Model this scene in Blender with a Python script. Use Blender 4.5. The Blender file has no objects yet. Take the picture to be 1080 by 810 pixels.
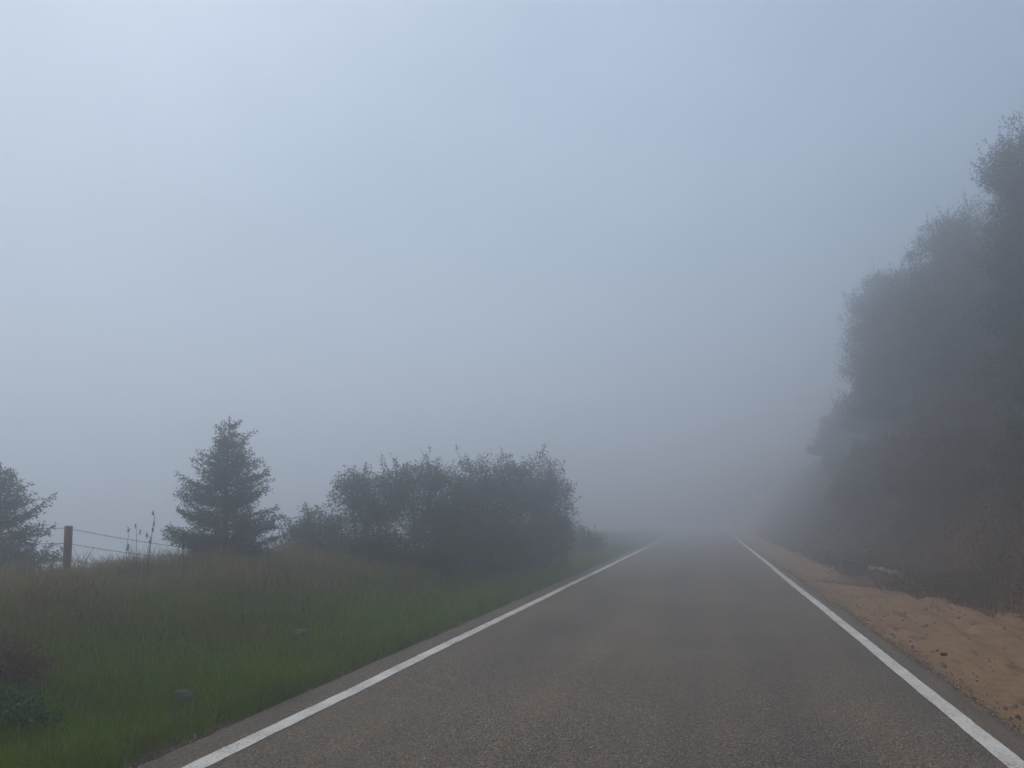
import bpy, math, random
import numpy as np
from mathutils import Vector
RNG = np.random.default_rng(7)
random.seed(7)
S = bpy.context.scene
COL = S.collection
PI = math.pi
# ------------------------------------------------------------------ camera
CAM_H = 1.5
YAW = math.radians(14.6)
FPX = 800.0
HORIZ = 545.0
cs, sn = math.cos(YAW), math.sin(YAW)
def P(px, py, d):
    """world point at photo pixel (1080x810) and depth d along the camera axis"""
    lat = (px - 540.0) / FPX * d
    return np.array([cs * lat - sn * d, sn * lat + cs * d, CAM_H + (HORIZ - py) / FPX * d])
cam_d = bpy.data.cameras.new('camera')
cam_d.sensor_width = 36.0
cam_d.lens = FPX / 1080.0 * 36.0
cam_d.shift_y = (HORIZ - 405.0) / 1080.0
cam_d.clip_start = 0.05
cam_d.clip_end = 2000
cam = bpy.data.objects.new('camera', cam_d)
cam.location = (0, 0, CAM_H)
cam.rotation_euler = (PI / 2, 0, YAW)
COL.objects.link(cam)
S.camera = cam

# ------------------------------------------------------------------ noise + terrain
def _hash(ix, iy, seed):
    n = (ix.astype(np.int64) * 374761393 + iy.astype(np.int64) * 668265263 + seed * 1442695041) & 0xffffffff
    n = ((n ^ (n >> 13)) * 1274126177) & 0xffffffff
    n = n ^ (n >> 16)
    return (n & 0xffff) / 65535.0
def vnoise(x, y, seed=0):
    x = np.asarray(x, float); y = np.asarray(y, float)
    ix = np.floor(x); iy = np.floor(y)
    fx = x - ix; fy = y - iy
    fx = fx * fx * (3 - 2 * fx); fy = fy * fy * (3 - 2 * fy)
    a = _hash(ix, iy, seed); b = _hash(ix + 1, iy, seed)
    c = _hash(ix, iy + 1, seed); d = _hash(ix + 1, iy + 1, seed)
    return (a * (1 - fx) + b * fx) * (1 - fy) + (c * (1 - fx) + d * fx) * fy - 0.5
def fbm(x, y, seed=0, o=4):
    t = 0; a = 1.0; f = 1.0
    for k in range(o):
        t = t + a * vnoise(np.asarray(x) * f, np.asarray(y) * f, seed + k)
        a *= 0.5; f *= 2.03
    return t
def sstep(a, b, x):
    t = np.clip((x - a) / (b - a), 0, 1)
    return t * t * (3 - 2 * t)
ROAD_L, ROAD_R = -3.36, 2.06          # asphalt edges
def road_dx(y):                       # the road bends left round the hill
    a = np.clip(np.asarray(y, float) - 85, 0, 60)
    return -0.005 * a * a - np.clip(np.asarray(y, float) - 145, 0, None) * 0.6
def road_z(y):
    y = np.asarray(y, float)
    return 0.0 * y
def edge_x(y):                        # brink of the left drop
    return np.interp(y, [-40, 3, 8, 10, 14, 18, 26, 40, 80], [-11.5, -9.9, -8.35, -7.4, -6.6, -6.3, -6.5, -7.0, -7.0]) + road_dx(y) + 0.35 * vnoise(np.asarray(y) * 0.35, 3.3, 5)
def foot_x(y):                        # foot of the right bank
    return np.interp(y, [-40, 6, 9, 13, 16.5, 18, 21, 26, 34, 60, 200], [4.6, 4.2, 4.0, 4.5, 4.9, 5.1, 5.0, 4.3, 3.7, 3.6, 3.6]) + road_dx(y) + 0.35 * vnoise(np.asarray(y) * 0.6, 1.7, 9)
def veg_x(y):                         # where the bare sand ends and brush begins
    return np.interp(y, [-40, 6, 9, 12.4, 14, 16, 17.5, 21, 26, 34, 60, 200], [4.6, 4.5, 4.5, 4.4, 3.95, 3.75, 3.4, 3.2, 3.1, 3.2, 3.2, 3.2]) + 0.5 * vnoise(np.asarray(y) * 0.9, 1.7, 19) + 0.25 * vnoise(np.asarray(y) * 3.1, 4.7, 20) + road_dx(y)
def ground_z(x, y):
    x = np.asarray(x, float); y = np.asarray(y, float)
    z = road_z(y)
    n = fbm(x * 0.7, y * 0.7, 11)
    n2 = fbm(x * 0.5, y * 0.5, 21)
    xw = x; x = x - road_dx(y)         # x: across the road, xw: world
    # left verge
    rise = np.interp(y, [-50, 11, 15, 22, 200], [0.72, 0.70, .5, 0.25, 0.15])
    lz = -0.03 + rise * sstep(ROAD_L - 0.1, ROAD_L - 3.2, x) + 0.13 * n * sstep(ROAD_L - 0.1, ROAD_L - 1.5, x)
    ex = edge_x(y)
    o = np.clip(ex - xw, 0, None)
    drop = np.where(o < 3, 0.11 * o * o, 0.99 + 0.66 * (o - 3))
    lz = lz - np.minimum(drop, 22 + 3 * n)
    # right shoulder + bank
    fx = foot_x(y)
    u = np.clip(xw - fx, 0, None)
    bank = np.where(u < 4.5, 1.2 * u, 5.4 + 0.55 * (u - 4.5))
    bank = np.minimum(bank * sstep(-0.2, 0.9, u), np.interp(y, [50, 90, 200], [12.0, 10.0, 8.0])) + 0.8 * n2 * sstep(0.2, 2.0, u)
    rz = -0.03 - 0.02 * sstep(ROAD_R, ROAD_R + 0.3, x) + 0.05 * n2 * sstep(ROAD_R + 0.3, ROAD_R + 1.0, x) + bank
    base = np.where(x < ROAD_L, lz, np.where(x > ROAD_R, rz, -0.03))
    return z + base
def GZ(x, y): return float(ground_z(np.array([x]), np.array([y]))[0])
def shoulder_z(x, y):
    """sandy strip between asphalt and bank: ridges, ruts, hollow"""
    g = ground_z(x, y)
    x = x - road_dx(y)
    w = sstep(ROAD_R + 0.05, ROAD_R + 0.5, x)
    r = 0.012 * fbm(x * 2.2, y * 0.8, 31) + 0.012 * fbm(x * 8, y * 4, 41)
    # a low berm left by the grader, with ruts beside it
    c = np.interp(y, [0, 8, 11, 15, 19], [2.6, 3.15, 3.35, 3.75, 4.3])
    berm = 0.045 * np.exp(-((x - c - 0.35) / 0.16) ** 2) * (0.7 + 0.9 * vnoise(y * 1.6, x * 1.6, 3))
    rut = -0.07 * np.exp(-((x - c + 0.02) / 0.10) ** 2) * (0.8 + vnoise(y * 0.9, 2.2, 4)) - 0.06 * np.exp(-((x - c - 0.72) / 0.09) ** 2)
    run = sstep(4, 7, y) * (1 - sstep(16, 19, y))
    return g + 0.012 + w * (r + (berm + rut) * run)

# ------------------------------------------------------------------ mesh helpers
def np_mesh(name, verts, faces, mat=None, smooth=False, attrs=None):
    """faces: list of (n,k) int arrays"""
    me = bpy.data.meshes.new(name)
    verts = np.ascontiguousarray(verts, dtype=np.float32)
    me.vertices.add(len(verts)); me.vertices.foreach_set('co', verts.ravel())
    if not isinstance(faces, (list, tuple)): faces = [faces]
    faces = [np.asarray(f, dtype=np.int32) for f in faces if len(f)]
    nl = sum(f.size for f in faces); nf = sum(len(f) for f in faces)
    me.loops.add(nl); me.polygons.add(nf)
    me.loops.foreach_set('vertex_index', np.concatenate([f.ravel() for f in faces]))
    starts = []; k = 0
    for f in faces:
        starts.append(k + np.arange(len(f), dtype=np.int32) * f.shape[1]); k += f.size
    me.polygons.foreach_set('loop_start', np.concatenate(starts).astype(np.int32))
    if smooth: me.polygons.foreach_set('use_smooth', np.ones(nf, dtype=bool))
    for an, av in (attrs or {}).items():
        a = me.attributes.new(an, 'FLOAT', 'POINT')
        a.data.foreach_set('value', np.ascontiguousarray(av, dtype=np.float32))
    if mat: me.materials.append(mat)
    me.update(calc_edges=True)
    return me
def link(name, me, parent=None, loc=(0, 0, 0)):
    o = bpy.data.objects.new(name, me); COL.objects.link(o)
    o.location = loc
    if parent: o.parent = parent
    return o
def tag(o, label=None, cat=None, group=None, kind=None):
    if label: o['label'] = label
    if cat: o['category'] = cat
    if group: o['group'] = group
    if kind: o['kind'] = kind
    return o
def empty(name, loc, label, cat, group=None):
    o = bpy.data.objects.new(name, None); COL.objects.link(o)
    o.location = loc; o.empty_display_size = 0.2
    return tag(o, label, cat, group)
def grid_faces(nx, ny):
    i = np.arange(nx - 1)[None, :]; j = np.arange(ny - 1)[:, None]
    a = j * nx + i
    return np.stack([a, a + 1, a + nx + 1, a + nx], -1).reshape(-1, 4)
def tubes(lines, sides=6):
    """lines: list of (points(n,3), radii(n)) -> verts, [faces]"""
    V = []; F = []; C = []; k = 0
    for pts, rad in lines:
        pts = np.asarray(pts, float); rad = np.asarray(rad, float); n = len(pts)
        t = np.gradient(pts, axis=0); t /= np.linalg.norm(t, axis=1)[:, None] + 1e-9
        ref = np.array([0.31, 0.95, 0.05]) if abs(t[0][2]) > 0.7 else np.array([0, 0, 1.0])
        a = np.cross(t, ref); a /= np.linalg.norm(a, axis=1)[:, None] + 1e-9
        b = np.cross(t, a)
        th = np.arange(sides) * 2 * PI / sides
        ring = pts[:, None, :] + rad[:, None, None] * (np.cos(th)[None, :, None] * a[:, None, :] + np.sin(th)[None, :, None] * b[:, None, :])
        V.append(ring.reshape(-1, 3))
        i = np.arange(sides); i2 = (i + 1) % sides
        for r in range(n - 1):
            F.append(np.stack([k + r * sides + i, k + r * sides + i2, k + (r + 1) * sides + i2, k + (r + 1) * sides + i], -1))
        C.append(k + (n - 1) * sides + i); C.append(k + i[::-1])
        k += n * sides
    return np.concatenate(V), [np.concatenate(F), np.stack(C)]
def curve_pts(a, b, bend, n=6):
    a = np.asarray(a, float); b = np.asarray(b, float)
    t = np.linspace(0, 1, n)[:, None]
    return a * (1 - t) + b * t + np.asarray(bend)[None, :] * (4 * t * (1 - t))
def unit(v): return v / (np.linalg.norm(v, axis=-1, keepdims=True) + 1e-9)
def leaf_quads(c, d, ln, w, rng=RNG):
    """rhombic leaves: centres c, directions d"""
    n = len(c)
    d = unit(d)
    s = unit(np.cross(d, unit(rng.normal(size=(n, 3)))))
    ln = np.broadcast_to(ln, (n,))[:, None]; w = np.broadcast_to(w, (n,))[:, None]
    up = np.cross(d, s)
    v = np.stack([c - d * ln * .5, c + s * w * .5 + up * w * .12 - d * ln * .08, c + d * ln * .5, c - s * w * .5 + up * w * .12 - d * ln * .08], 1).reshape(-1, 3)
    return v, np.arange(4 * n).reshape(n, 4)
def blades(x, y, z, h, w, lean, dry, rng=RNG):
    """grass blades: two-segment tapered strips"""
    n = len(x)
    az = rng.uniform(0, 2 * PI, n)
    face = np.stack([np.cos(az), np.sin(az), np.zeros(n)], 1)
    la = rng.uniform(0, 2 * PI, n)
    ld = np.stack([np.cos(la), np.sin(la), np.zeros(n)], 1) * (lean * h)[:, None]
    base = np.stack([x, y, z], 1)
    up = np.array([0, 0, 1.0])
    m = base + up * (h * .55)[:, None] + ld * 0.35
    t = base + up * (h * (1 - .3 * lean ** 2))[:, None] + ld
    hw = (w * .5)[:, None]
    v = np.stack([base - face * hw, base + face * hw, m - face * hw * .75, m + face * hw * .75, t], 1).reshape(-1, 3)
    k = np.arange(n)[:, None] * 5
    q = k + np.array([[0, 1, 3, 2]]); tr = k + np.array([[2, 3, 4]])
    hh = np.tile(np.array([0, 0, .55, .55, 1.0]), n)
    return v, [q, tr], {'dry': np.repeat(dry, 5), 'along': hh}

# ------------------------------------------------------------------ materials
def new_mat(name):
    m = bpy.data.materials.new(name); m.use_nodes = True
    nt = m.node_tree; nt.nodes.clear()
    out = nt.nodes.new('ShaderNodeOutputMaterial')
    return m, nt, out
def N(nt, t, **kw):
    n = nt.nodes.new(t)
    for k, v in kw.items():
        if k in n.inputs: n.inputs[k].default_value = v
        else: setattr(n, k, v)
    return n
def noise(nt, scale, detail=4, rough=.55, vec=None, mapscale=None):
    n = N(nt, 'ShaderNodeTexNoise', Scale=scale, Detail=detail, Roughness=rough)
    if vec is None:
        vec = nt.nodes.new('ShaderNodeNewGeometry').outputs['Position']
    if mapscale:
        mp = N(nt, 'ShaderNodeMapping'); mp.inputs['Scale'].default_value = mapscale
        nt.links.new(vec, mp.inputs['Vector']); vec = mp.outputs['Vector']
    nt.links.new(vec, n.inputs['Vector'])
    return n.outputs['Fac']
def ramp(nt, fac, stops):
    r = nt.nodes.new('ShaderNodeValToRGB')
    while len(r.color_ramp.elements) > 1: r.color_ramp.elements.remove(r.color_ramp.elements[-1])
    for i, (p, c) in enumerate(stops):
        e = r.color_ramp.elements[0] if i == 0 else r.color_ramp.elements.new(p)
        e.position = p
        e.color = (*c, 1) if not isinstance(c, (int, float)) else (c, c, c, 1)
    nt.links.new(fac, r.inputs['Fac'])
    return r.outputs['Color']
def mix(nt, fac, a, b, mode='MIX'):
    m = nt.nodes.new('ShaderNodeMix'); m.data_type = 'RGBA'; m.blend_type = mode
    for s, v in ((m.inputs['Factor'], fac), (m.inputs['A'], a), (m.inputs['B'], b)):
        if hasattr(v, 'is_linked'): nt.links.new(v, s)
        else:
            s.default_value = v if isinstance(v, (int, float)) else (*v, 1)
    return m.outputs['Result']
def math_(nt, op, a, b=0.0, clamp=False):
    m = nt.nodes.new('ShaderNodeMath'); m.operation = op; m.use_clamp = clamp
    for s, v in ((m.inputs[0], a), (m.inputs[1], b)):
        if hasattr(v, 'is_linked'): nt.links.new(v, s)
        else: s.default_value = v
    return m.outputs[0]
def principled(nt, out, color, rough=.85, bump=None, bump_d=.01, spec=.3, bump_s=1.0):
    b = N(nt, 'ShaderNodeBsdfPrincipled', Roughness=rough)
    b.inputs['Specular IOR Level'].default_value = spec
    if hasattr(color, 'is_linked'): nt.links.new(color, b.inputs['Base Color'])
    else: b.inputs['Base Color'].default_value = (*color, 1)
    if bump is not None:
        bp = N(nt, 'ShaderNodeBump', Strength=bump_s, Distance=bump_d)
        nt.links.new(bump, bp.inputs['Height']); nt.links.new(bp.outputs['Normal'], b.inputs['Normal'])
    nt.links.new(b.outputs[0], out.inputs['Surface'])
    return b
def leaf_mat(name, c1, c2, c3, trans=.3, nscale=1.3):
    m, nt, out = new_mat(name)
    g = nt.nodes.new('ShaderNodeNewGeometry')
    r = g.outputs['Random Per Island']
    col = ramp(nt, r, [(0.0, c1), (.6, c2), (1.0, c3)])
    tc = nt.nodes.new('ShaderNodeTexCoord')
    col = mix(nt, ramp(nt, noise(nt, nscale, 2, vec=tc.outputs['Object']), [(.35, 0.0), (.65, .55)]), col, c3)
    d = N(nt, 'ShaderNodeBsdfDiffuse'); t = N(nt, 'ShaderNodeBsdfTranslucent')
    gl = N(nt, 'ShaderNodeBsdfGlossy', Roughness=.45)
    nt.links.new(col, d.inputs['Color']); nt.links.new(col, t.inputs['Color'])
    ms = N(nt, 'ShaderNodeMixShader'); ms.inputs[0].default_value = trans
    nt.links.new(d.outputs[0], ms.inputs[1]); nt.links.new(t.outputs[0], ms.inputs[2])
    m2 = N(nt, 'ShaderNodeMixShader'); m2.inputs[0].default_value = .03
    nt.links.new(ms.outputs[0], m2.inputs[1]); nt.links.new(gl.outputs[0], m2.inputs[2])
    nt.links.new(m2.outputs[0], out.inputs['Surface'])
    return m
def bark_mat(name, a, b):
    m, nt, out = new_mat(name)
    tc = nt.nodes.new('ShaderNodeTexCoord')
    f = noise(nt, 14, 5, vec=tc.outputs['Object'], mapscale=(1, 1, .25))
    principled(nt, out, ramp(nt, f, [(.3, a), (.7, b)]), .9, f, .02)
    return m
def grass_mat(name, gr, ol, st):
    m, nt, out = new_mat(name)
    a = N(nt, 'ShaderNodeAttribute'); a.attribute_name = 'dry'
    al = N(nt, 'ShaderNodeAttribute'); al.attribute_name = 'along'
    col = ramp(nt, a.outputs['Fac'], [(0.0, gr), (.5, ol), (1.0, st)])
    g = nt.nodes.new('ShaderNodeNewGeometry')
    col = mix(nt, 1.0, col, ramp(nt, g.outputs['Random Per Island'], [(0, (.6, .65, .6)), (1, (1.25, 1.2, 1.15))]), 'MULTIPLY')
    d = N(nt, 'ShaderNodeBsdfDiffuse'); t = N(nt, 'ShaderNodeBsdfTranslucent')
    nt.links.new(col, d.inputs['Color']); nt.links.new(col, t.inputs['Color'])
    ms = N(nt, 'ShaderNodeMixShader'); ms.inputs[0].default_value = .35
    nt.links.new(d.outputs[0], ms.inputs[1]); nt.links.new(t.outputs[0], ms.inputs[2])
    nt.links.new(ms.outputs[0], out.inputs['Surface'])
    return m
def make_asphalt():
    m, nt, out = new_mat('asphalt')
    agg = N(nt, 'ShaderNodeTexVoronoi', Scale=125.0)
    pos = nt.nodes.new('ShaderNodeNewGeometry').outputs['Position']
    nt.links.new(pos, agg.inputs['Vector'])
    bw = N(nt, 'ShaderNodeRGBToBW'); nt.links.new(agg.outputs['Color'], bw.inputs[0])
    stone = ramp(nt, bw.outputs[0], [(.25, (.052, .043, .033)), (.5, (.104, .087, .066)), (.72, (.168, .139, .105)), (.85, (.33, .275, .21))])
    streak = noise(nt, 1.0, 3, vec=pos, mapscale=(1.3, .07, 1))
    patch = noise(nt, .45, 4, vec=pos)
    col = mix(nt, 1.0, stone, ramp(nt, streak, [(.35, (.80, .80, .82)), (.65, (1.12, 1.06, .98))]), 'MULTIPLY')
    col = mix(nt, 1.0, col, ramp(nt, patch, [(.35, (.85, .86, .88)), (.65, (1.12, 1.08, 1.04))]), 'MULTIPLY')
    sx0 = N(nt, 'ShaderNodeSeparateXYZ'); nt.links.new(pos, sx0.inputs[0])
    wob = math_(nt, 'ADD', sx0.outputs[0], math_(nt, 'MULTIPLY', math_(nt, 'SUBTRACT', noise(nt, .25, 2, vec=pos), .5), .7))
    trk = math_(nt, 'COSINE', math_(nt, 'MULTIPLY', math_(nt, 'ADD', wob, .6), 2 * PI / 1.25))      # tyre-polished bands
    col = mix(nt, 1.0, col, ramp(nt, math_(nt, 'ADD', math_(nt, 'MULTIPLY', trk, .5), .5), [(0, (1.07, 1.05, 1.03)), (1, (.92, .93, .95))]), 'MULTIPLY')
    # tar-dark blotches and sand dust blown along the right edge
    sx = N(nt, 'ShaderNodeSeparateXYZ'); nt.links.new(pos, sx.inputs[0])
    dust = math_(nt, 'MULTIPLY', ramp(nt, math_(nt, 'ADD', math_(nt, 'MULTIPLY', math_(nt, 'SUBTRACT', sx.outputs[0], 1.75), 2.4), math_(nt, 'SUBTRACT', noise(nt, 3.5, 5, vec=pos), .5)), [(0.1, 0.0), (1.0, .5)]), 1.0)
    col = mix(nt, dust, col, (.17, .125, .085))
    b = principled(nt, out, col, .82, agg.outputs['Distance'], .006, .35, .8)
    return m
def make_paint():
    m, nt, out = new_mat('line_paint')
    pos = nt.nodes.new('ShaderNodeNewGeometry').outputs['Position']
    w = noise(nt, 55, 5, .7, vec=pos); w2 = noise(nt, 2.2, 4, vec=pos)
    col = ramp(nt, w2, [(.3, (.55, .52, .47)), (.7, (.70, .67, .61))])
    worn = ramp(nt, math_(nt, 'ADD', w, math_(nt, 'MULTIPLY', w2, .25)), [(.50, 1.0), (.58, 0.0)])
    col = mix(nt, worn, col, (.17, .155, .135))
    principled(nt, out, col, .7, w, .004)
    return m
def make_sand():
    m, nt, out = new_mat('sand')
    pos = nt.nodes.new('ShaderNodeNewGeometry').outputs['Position']
    f = noise(nt, 6, 6, .65, vec=pos); big = noise(nt, .8, 4, vec=pos)
    fine = noise(nt, 70, 4, .7, vec=pos)
    col = ramp(nt, big, [(.3, (.20, .120, .062)), (.55, (.28, .172, .090)), (.75, (.29, .20, .125))])
    col = mix(nt, 1.0, col, ramp(nt, f, [(.3, (.72, .70, .68)), (.7, (1.18, 1.17, 1.15))]), 'MULTIPLY')
    col = mix(nt, 1.0, col, ramp(nt, fine, [(.3, (.75, .75, .75)), (.7, (1.2, 1.2, 1.2))]), 'MULTIPLY')
    # damp dark streaks drawn out along the road
    st = noise(nt, 1.0, 5, .6, vec=pos, mapscale=(7, 1.1, 1))
    col = mix(nt, ramp(nt, st, [(.55, 0.0), (.63, .8)]), col, (.085, .055, .034))
    # crushed aggregate next to the asphalt
    sx = N(nt, 'ShaderNodeSeparateXYZ'); nt.links.new(pos, sx.inputs[0])
    e = math_(nt, 'ADD', math_(nt, 'MULTIPLY', math_(nt, 'SUBTRACT', 2.20, sx.outputs[0]), 3.0), math_(nt, 'MULTIPLY', math_(nt, 'SUBTRACT', f, .5), 2.2))
    grav = N(nt, 'ShaderNodeTexVoronoi', Scale=60.0); nt.links.new(pos, grav.inputs['Vector'])
    bw = N(nt, 'ShaderNodeRGBToBW'); nt.links.new(grav.outputs['Color'], bw.inputs[0])
    gcol = ramp(nt, bw.outputs[0], [(.25, (.06, .05, .042)), (.6, (.13, .105, .08)), (.85, (.27, .22, .17))])
    col = mix(nt, ramp(nt, e, [(.1, 0.0), (.5, 1.0)]), col, gcol)
    # wet silt in the hollow by the inlet
    dd = N(nt, 'ShaderNodeVectorMath', operation='DISTANCE'); nt.links.new(pos, dd.inputs[0]); dd.inputs[1].default_value = HOLLOW
    hol = math_(nt, 'ADD', dd.outputs['Value'], math_(nt, 'MULTIPLY', math_(nt, 'SUBTRACT', f, .5), 1.6))
    col = mix(nt, ramp(nt, math_(nt, 'MULTIPLY', hol, .4), [(.42, 1.0), (.62, 0.0)]), col, (.075, .066, .056))
    principled(nt, out, col, .95, math_(nt, 'ADD', f, math_(nt, 'MULTIPLY', fine, .3)), .03, .15)
    return m
def make_ground():
    m, nt, out = new_mat('soil')
    pos = nt.nodes.new('ShaderNodeNewGeometry').outputs['Position']
    f = noise(nt, 5, 6, .65, vec=pos); big = noise(nt, .35, 4, vec=pos)
    col = ramp(nt, f, [(.3, (.030, .026, .016)), (.55, (.060, .052, .030)), (.75, (.095, .078, .046))])
    sx = N(nt, 'ShaderNodeSeparateXYZ'); nt.links.new(pos, sx.inputs[0])
    bank = ramp(nt, math_(nt, 'MULTIPLY', math_(nt, 'SUBTRACT', sx.outputs[0], 2.0), .5), [(.4, 0.0), (.8, 1.0)])
    bcol = ramp(nt, big, [(.3, (.090, .042, .028)), (.6, (.13, .062, .042)), (.75, (.07, .050, .028))])
    bcol = mix(nt, 1.0, bcol, ramp(nt, f, [(.3, (.6, .6, .6)), (.7, (1.25, 1.2, 1.2))]), 'MULTIPLY')
    col = mix(nt, bank, col, bcol)
    principled(nt, out, col, .95, f, .06, .1)
    return m
def stone_mat(name, a, b, sc=9):
    m, nt, out = new_mat(name)
    tc = nt.nodes.new('ShaderNodeTexCoord')
    f = noise(nt, sc, 6, .65, vec=tc.outputs['Object'])
    principled(nt, out, ramp(nt, f, [(.3, a), (.7, b)]), .9, f, .03, .2)
    return m

# ------------------------------------------------------------------ setting
HOLLOW = P(925, 612, 18.0); HOLLOW[2] = 0.05
ASPHALT = make_asphalt(); PAINT = make_paint(); SAND = make_sand(); SOIL = make_ground()
def axis(parts):
    out = []
    for a, b, n in parts: out.append(np.linspace(a, b, n, endpoint=False))
    out.append([parts[-1][1]])
    return np.concatenate(out)
gx = axis([(-250, -60, 20), (-60, -18, 42), (-18, -3.5, 110), (-3.5, 2.2, 14), (2.2, 14, 90), (14, 60, 46), (60, 250, 20)])
gy = axis([(-140, -20, 20), (-20, 0, 40), (0, 30, 200), (30, 60, 90), (60, 130, 90), (130, 250, 40)])
X, Y = np.meshgrid(gx, gy)
Z = ground_z(X, Y)
# keep the soil under the sandy strip
strip = (X - road_dx(Y) > ROAD_R + 0.15) & (X < veg_x(Y) + 0.3) & (Y > -19) & (Y < 95)
Z = np.where(strip, Z - 0.10, Z)
link('ground', np_mesh('ground', np.stack([X, Y, Z], -1).reshape(-1, 3), grid_faces(len(gx), len(gy)), SOIL, True))['kind'] = 'structure'

ry = axis([(-140, -10, 26), (-10, 40, 500), (40, 120, 160), (120, 250, 40)])
lft = ROAD_L + 0.05 * fbm(ry * 1.1, 0.3, 51) + 0.03 * vnoise(ry * 6, .7, 52)
rgt = ROAD_R + 0.10 * fbm(ry * 0.9, 5.3, 53) + 0.05 * vnoise(ry * 7, 2.7, 54)
u = np.concatenate([[0, 0.004], np.linspace(.02, .98, 9), [.996, 1]])
RX = lft[:, None] * (1 - u)[None] + rgt[:, None] * u[None] + road_dx(ry)[:, None]
RZ = road_z(ry)[:, None] + 0.0 * RX + 0.0
RZ[:, 0] -= 0.05; RZ[:, -1] -= 0.06
link('road', np_mesh('road', np.stack([RX, np.repeat(ry[:, None], len(u), 1), RZ], -1).reshape(-1, 3), grid_faces(len(u), len(ry)), ASPHALT, True))['kind'] = 'structure'
def edge_line(x0, w, seed):
    a = x0 - w / 2 + 0.010 * vnoise(ry * 7, 0.1, seed) + 0.022 * vnoise(ry * .5, .1, seed + 1)
    b = x0 + w / 2 + 0.010 * vnoise(ry * 7, 0.1, seed + 2) + 0.022 * vnoise(ry * .5, .1, seed + 1)
    V = np.stack([np.stack([a, b], 1) + road_dx(ry)[:, None], np.repeat(ry[:, None], 2, 1), np.repeat((road_z(ry) + 0.004)[:, None], 2, 1)], -1)
    o = link('road_edge_line', np_mesh('road_edge_line', V.reshape(-1, 3), grid_faces(2, len(ry)), PAINT, True))
    o['kind'] = 'structure'
edge_line(-2.98, 0.135, 61); edge_line(1.80, 0.135, 71)

# sandy strip
sy = axis([(-19, 0, 60), (0, 24, 420), (24, 60, 200), (60, 95, 60)])
su = np.linspace(0, 1, 110)
x0 = ROAD_R - 0.10 + road_dx(sy); x1 = veg_x(sy) + 0.55
SX = x0[:, None] * (1 - su) + x1[:, None] * su
SYY = np.repeat(sy[:, None], len(su), 1)
SZ = shoulder_z(SX, SYY)
tail = np.clip(np.arange(len(su)) - (len(su) - 6), 0, None)
SZ = SZ - 0.02 * tail[None, :]
SZ[:, :4] = road_z(sy)[:, None] - np.array([.05, .04, .03, .022])[None]
hd = np.hypot(SX - HOLLOW[0], (SYY - HOLLOW[1]) * 0.6)
SZ -= 0.16 * np.exp(-(hd / 0.8) ** 2)
link('dirt_shoulder', np_mesh('dirt_shoulder', np.stack([SX, SYY, SZ], -1).reshape(-1, 3), grid_faces(len(su), len(sy)), SAND, True))['kind'] = 'structure'

# ------------------------------------------------------------------ grass (stuff)
ROCK_A = P(193, 0, 6.0); ROCK_B = P(317, 0, 8.5)
def rock_gap(x, y):
    r = np.ones_like(x)
    for p in (ROCK_A, ROCK_B):
        for back in (0, .12, .24, .36):
            L = math.hypot(p[0], p[1])
            r = r * sstep(.10, .17, np.hypot(x - p[0] * (1 - back / L), y - p[1] * (1 - back / L)))
    return .12 + .88 * r
GRASS = grass_mat('grass', (.135, .225, .004), (.155, .155, .024), (.33, .215, .11))
def cam_depth(x, y): return -sn * x + cs * y
def field(n, xr, yr, dens_fn, rng):
    x = rng.uniform(*xr, n); y = rng.uniform(*yr, n)
    k = rng.uniform(0, 1, n) < dens_fn(x, y)
    return x[k], y[k]
def short_grass(x, y):                 # grazed shorter along the fence
    p = P(72.5, 0, 9.3); q = P(150, 0, 9.6); k = P(20, 0, 8.7)
    m_ = np.ones_like(x)
    for c_, r_ in ((p, 1.0), (q, .7), (k, .8), ((p + q) / 2, .9)):
        m_ = m_ * (1 - .55 * np.exp(-(np.hypot(x - c_[0], y - c_[1]) / r_) ** 2))
    return np.clip(m_, .35, 1)
def verge(xy, hscale=1.0):
    x, y = xy
    xw = x; x = x - road_dx(y); ed = edge_x(y) - road_dx(y)
    s = np.clip((ROAD_L - x) / np.maximum(ROAD_L - ed, .5), 0, 1.3)       # 0 at asphalt, 1 at brink
    dr = sstep(0.26, 0.74, s + 0.5 * fbm(x * .5, y * .5, 91, 3))
    dry = np.clip(dr * .62 + 0.30 * vnoise(x * .8, y * .8, 92) + RNG.normal(0, .12, len(x)), 0, 1)
    dry = np.where(RNG.uniform(size=len(x)) < .04 + .16 * dr, RNG.uniform(.75, 1, len(x)), dry)
    clump = fbm(x * 1.7, y * 1.7, 93, 3)
    h = (0.12 + 0.06 * dr + 0.16 * np.clip(clump + .15, 0, None)) * RNG.uniform(.55, 1.35, len(x))
    h *= .75 + 1.1 * np.clip(fbm(x * .8 + 7, y * .8, 141, 3) + .1, 0, 1) * dr
    h *= 0.35 + 0.65 * sstep(0, .55, ROAD_L - x)
    h *= 1 + .75 * sstep(.62, .95, s) * np.clip(.5 + 1.6 * fbm(x * 1.1, y * 1.1, 101, 3), 0, 1.6)
    dry = np.clip(dry + .22 * sstep(.6, 1, s), 0, 1)
    h *= short_grass(xw, y)
    d = np.clip(cam_depth(x, y), 3, None)
    w = np.clip(0.0011 * d, .0038, .016) * RNG.uniform(.7, 1.4, len(x))
    lean = RNG.uniform(.1, .75, len(x)) + .2 * dr
    return blades(xw, y, ground_z(xw, y) - .01, h * hscale, w, lean, dry)
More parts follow.
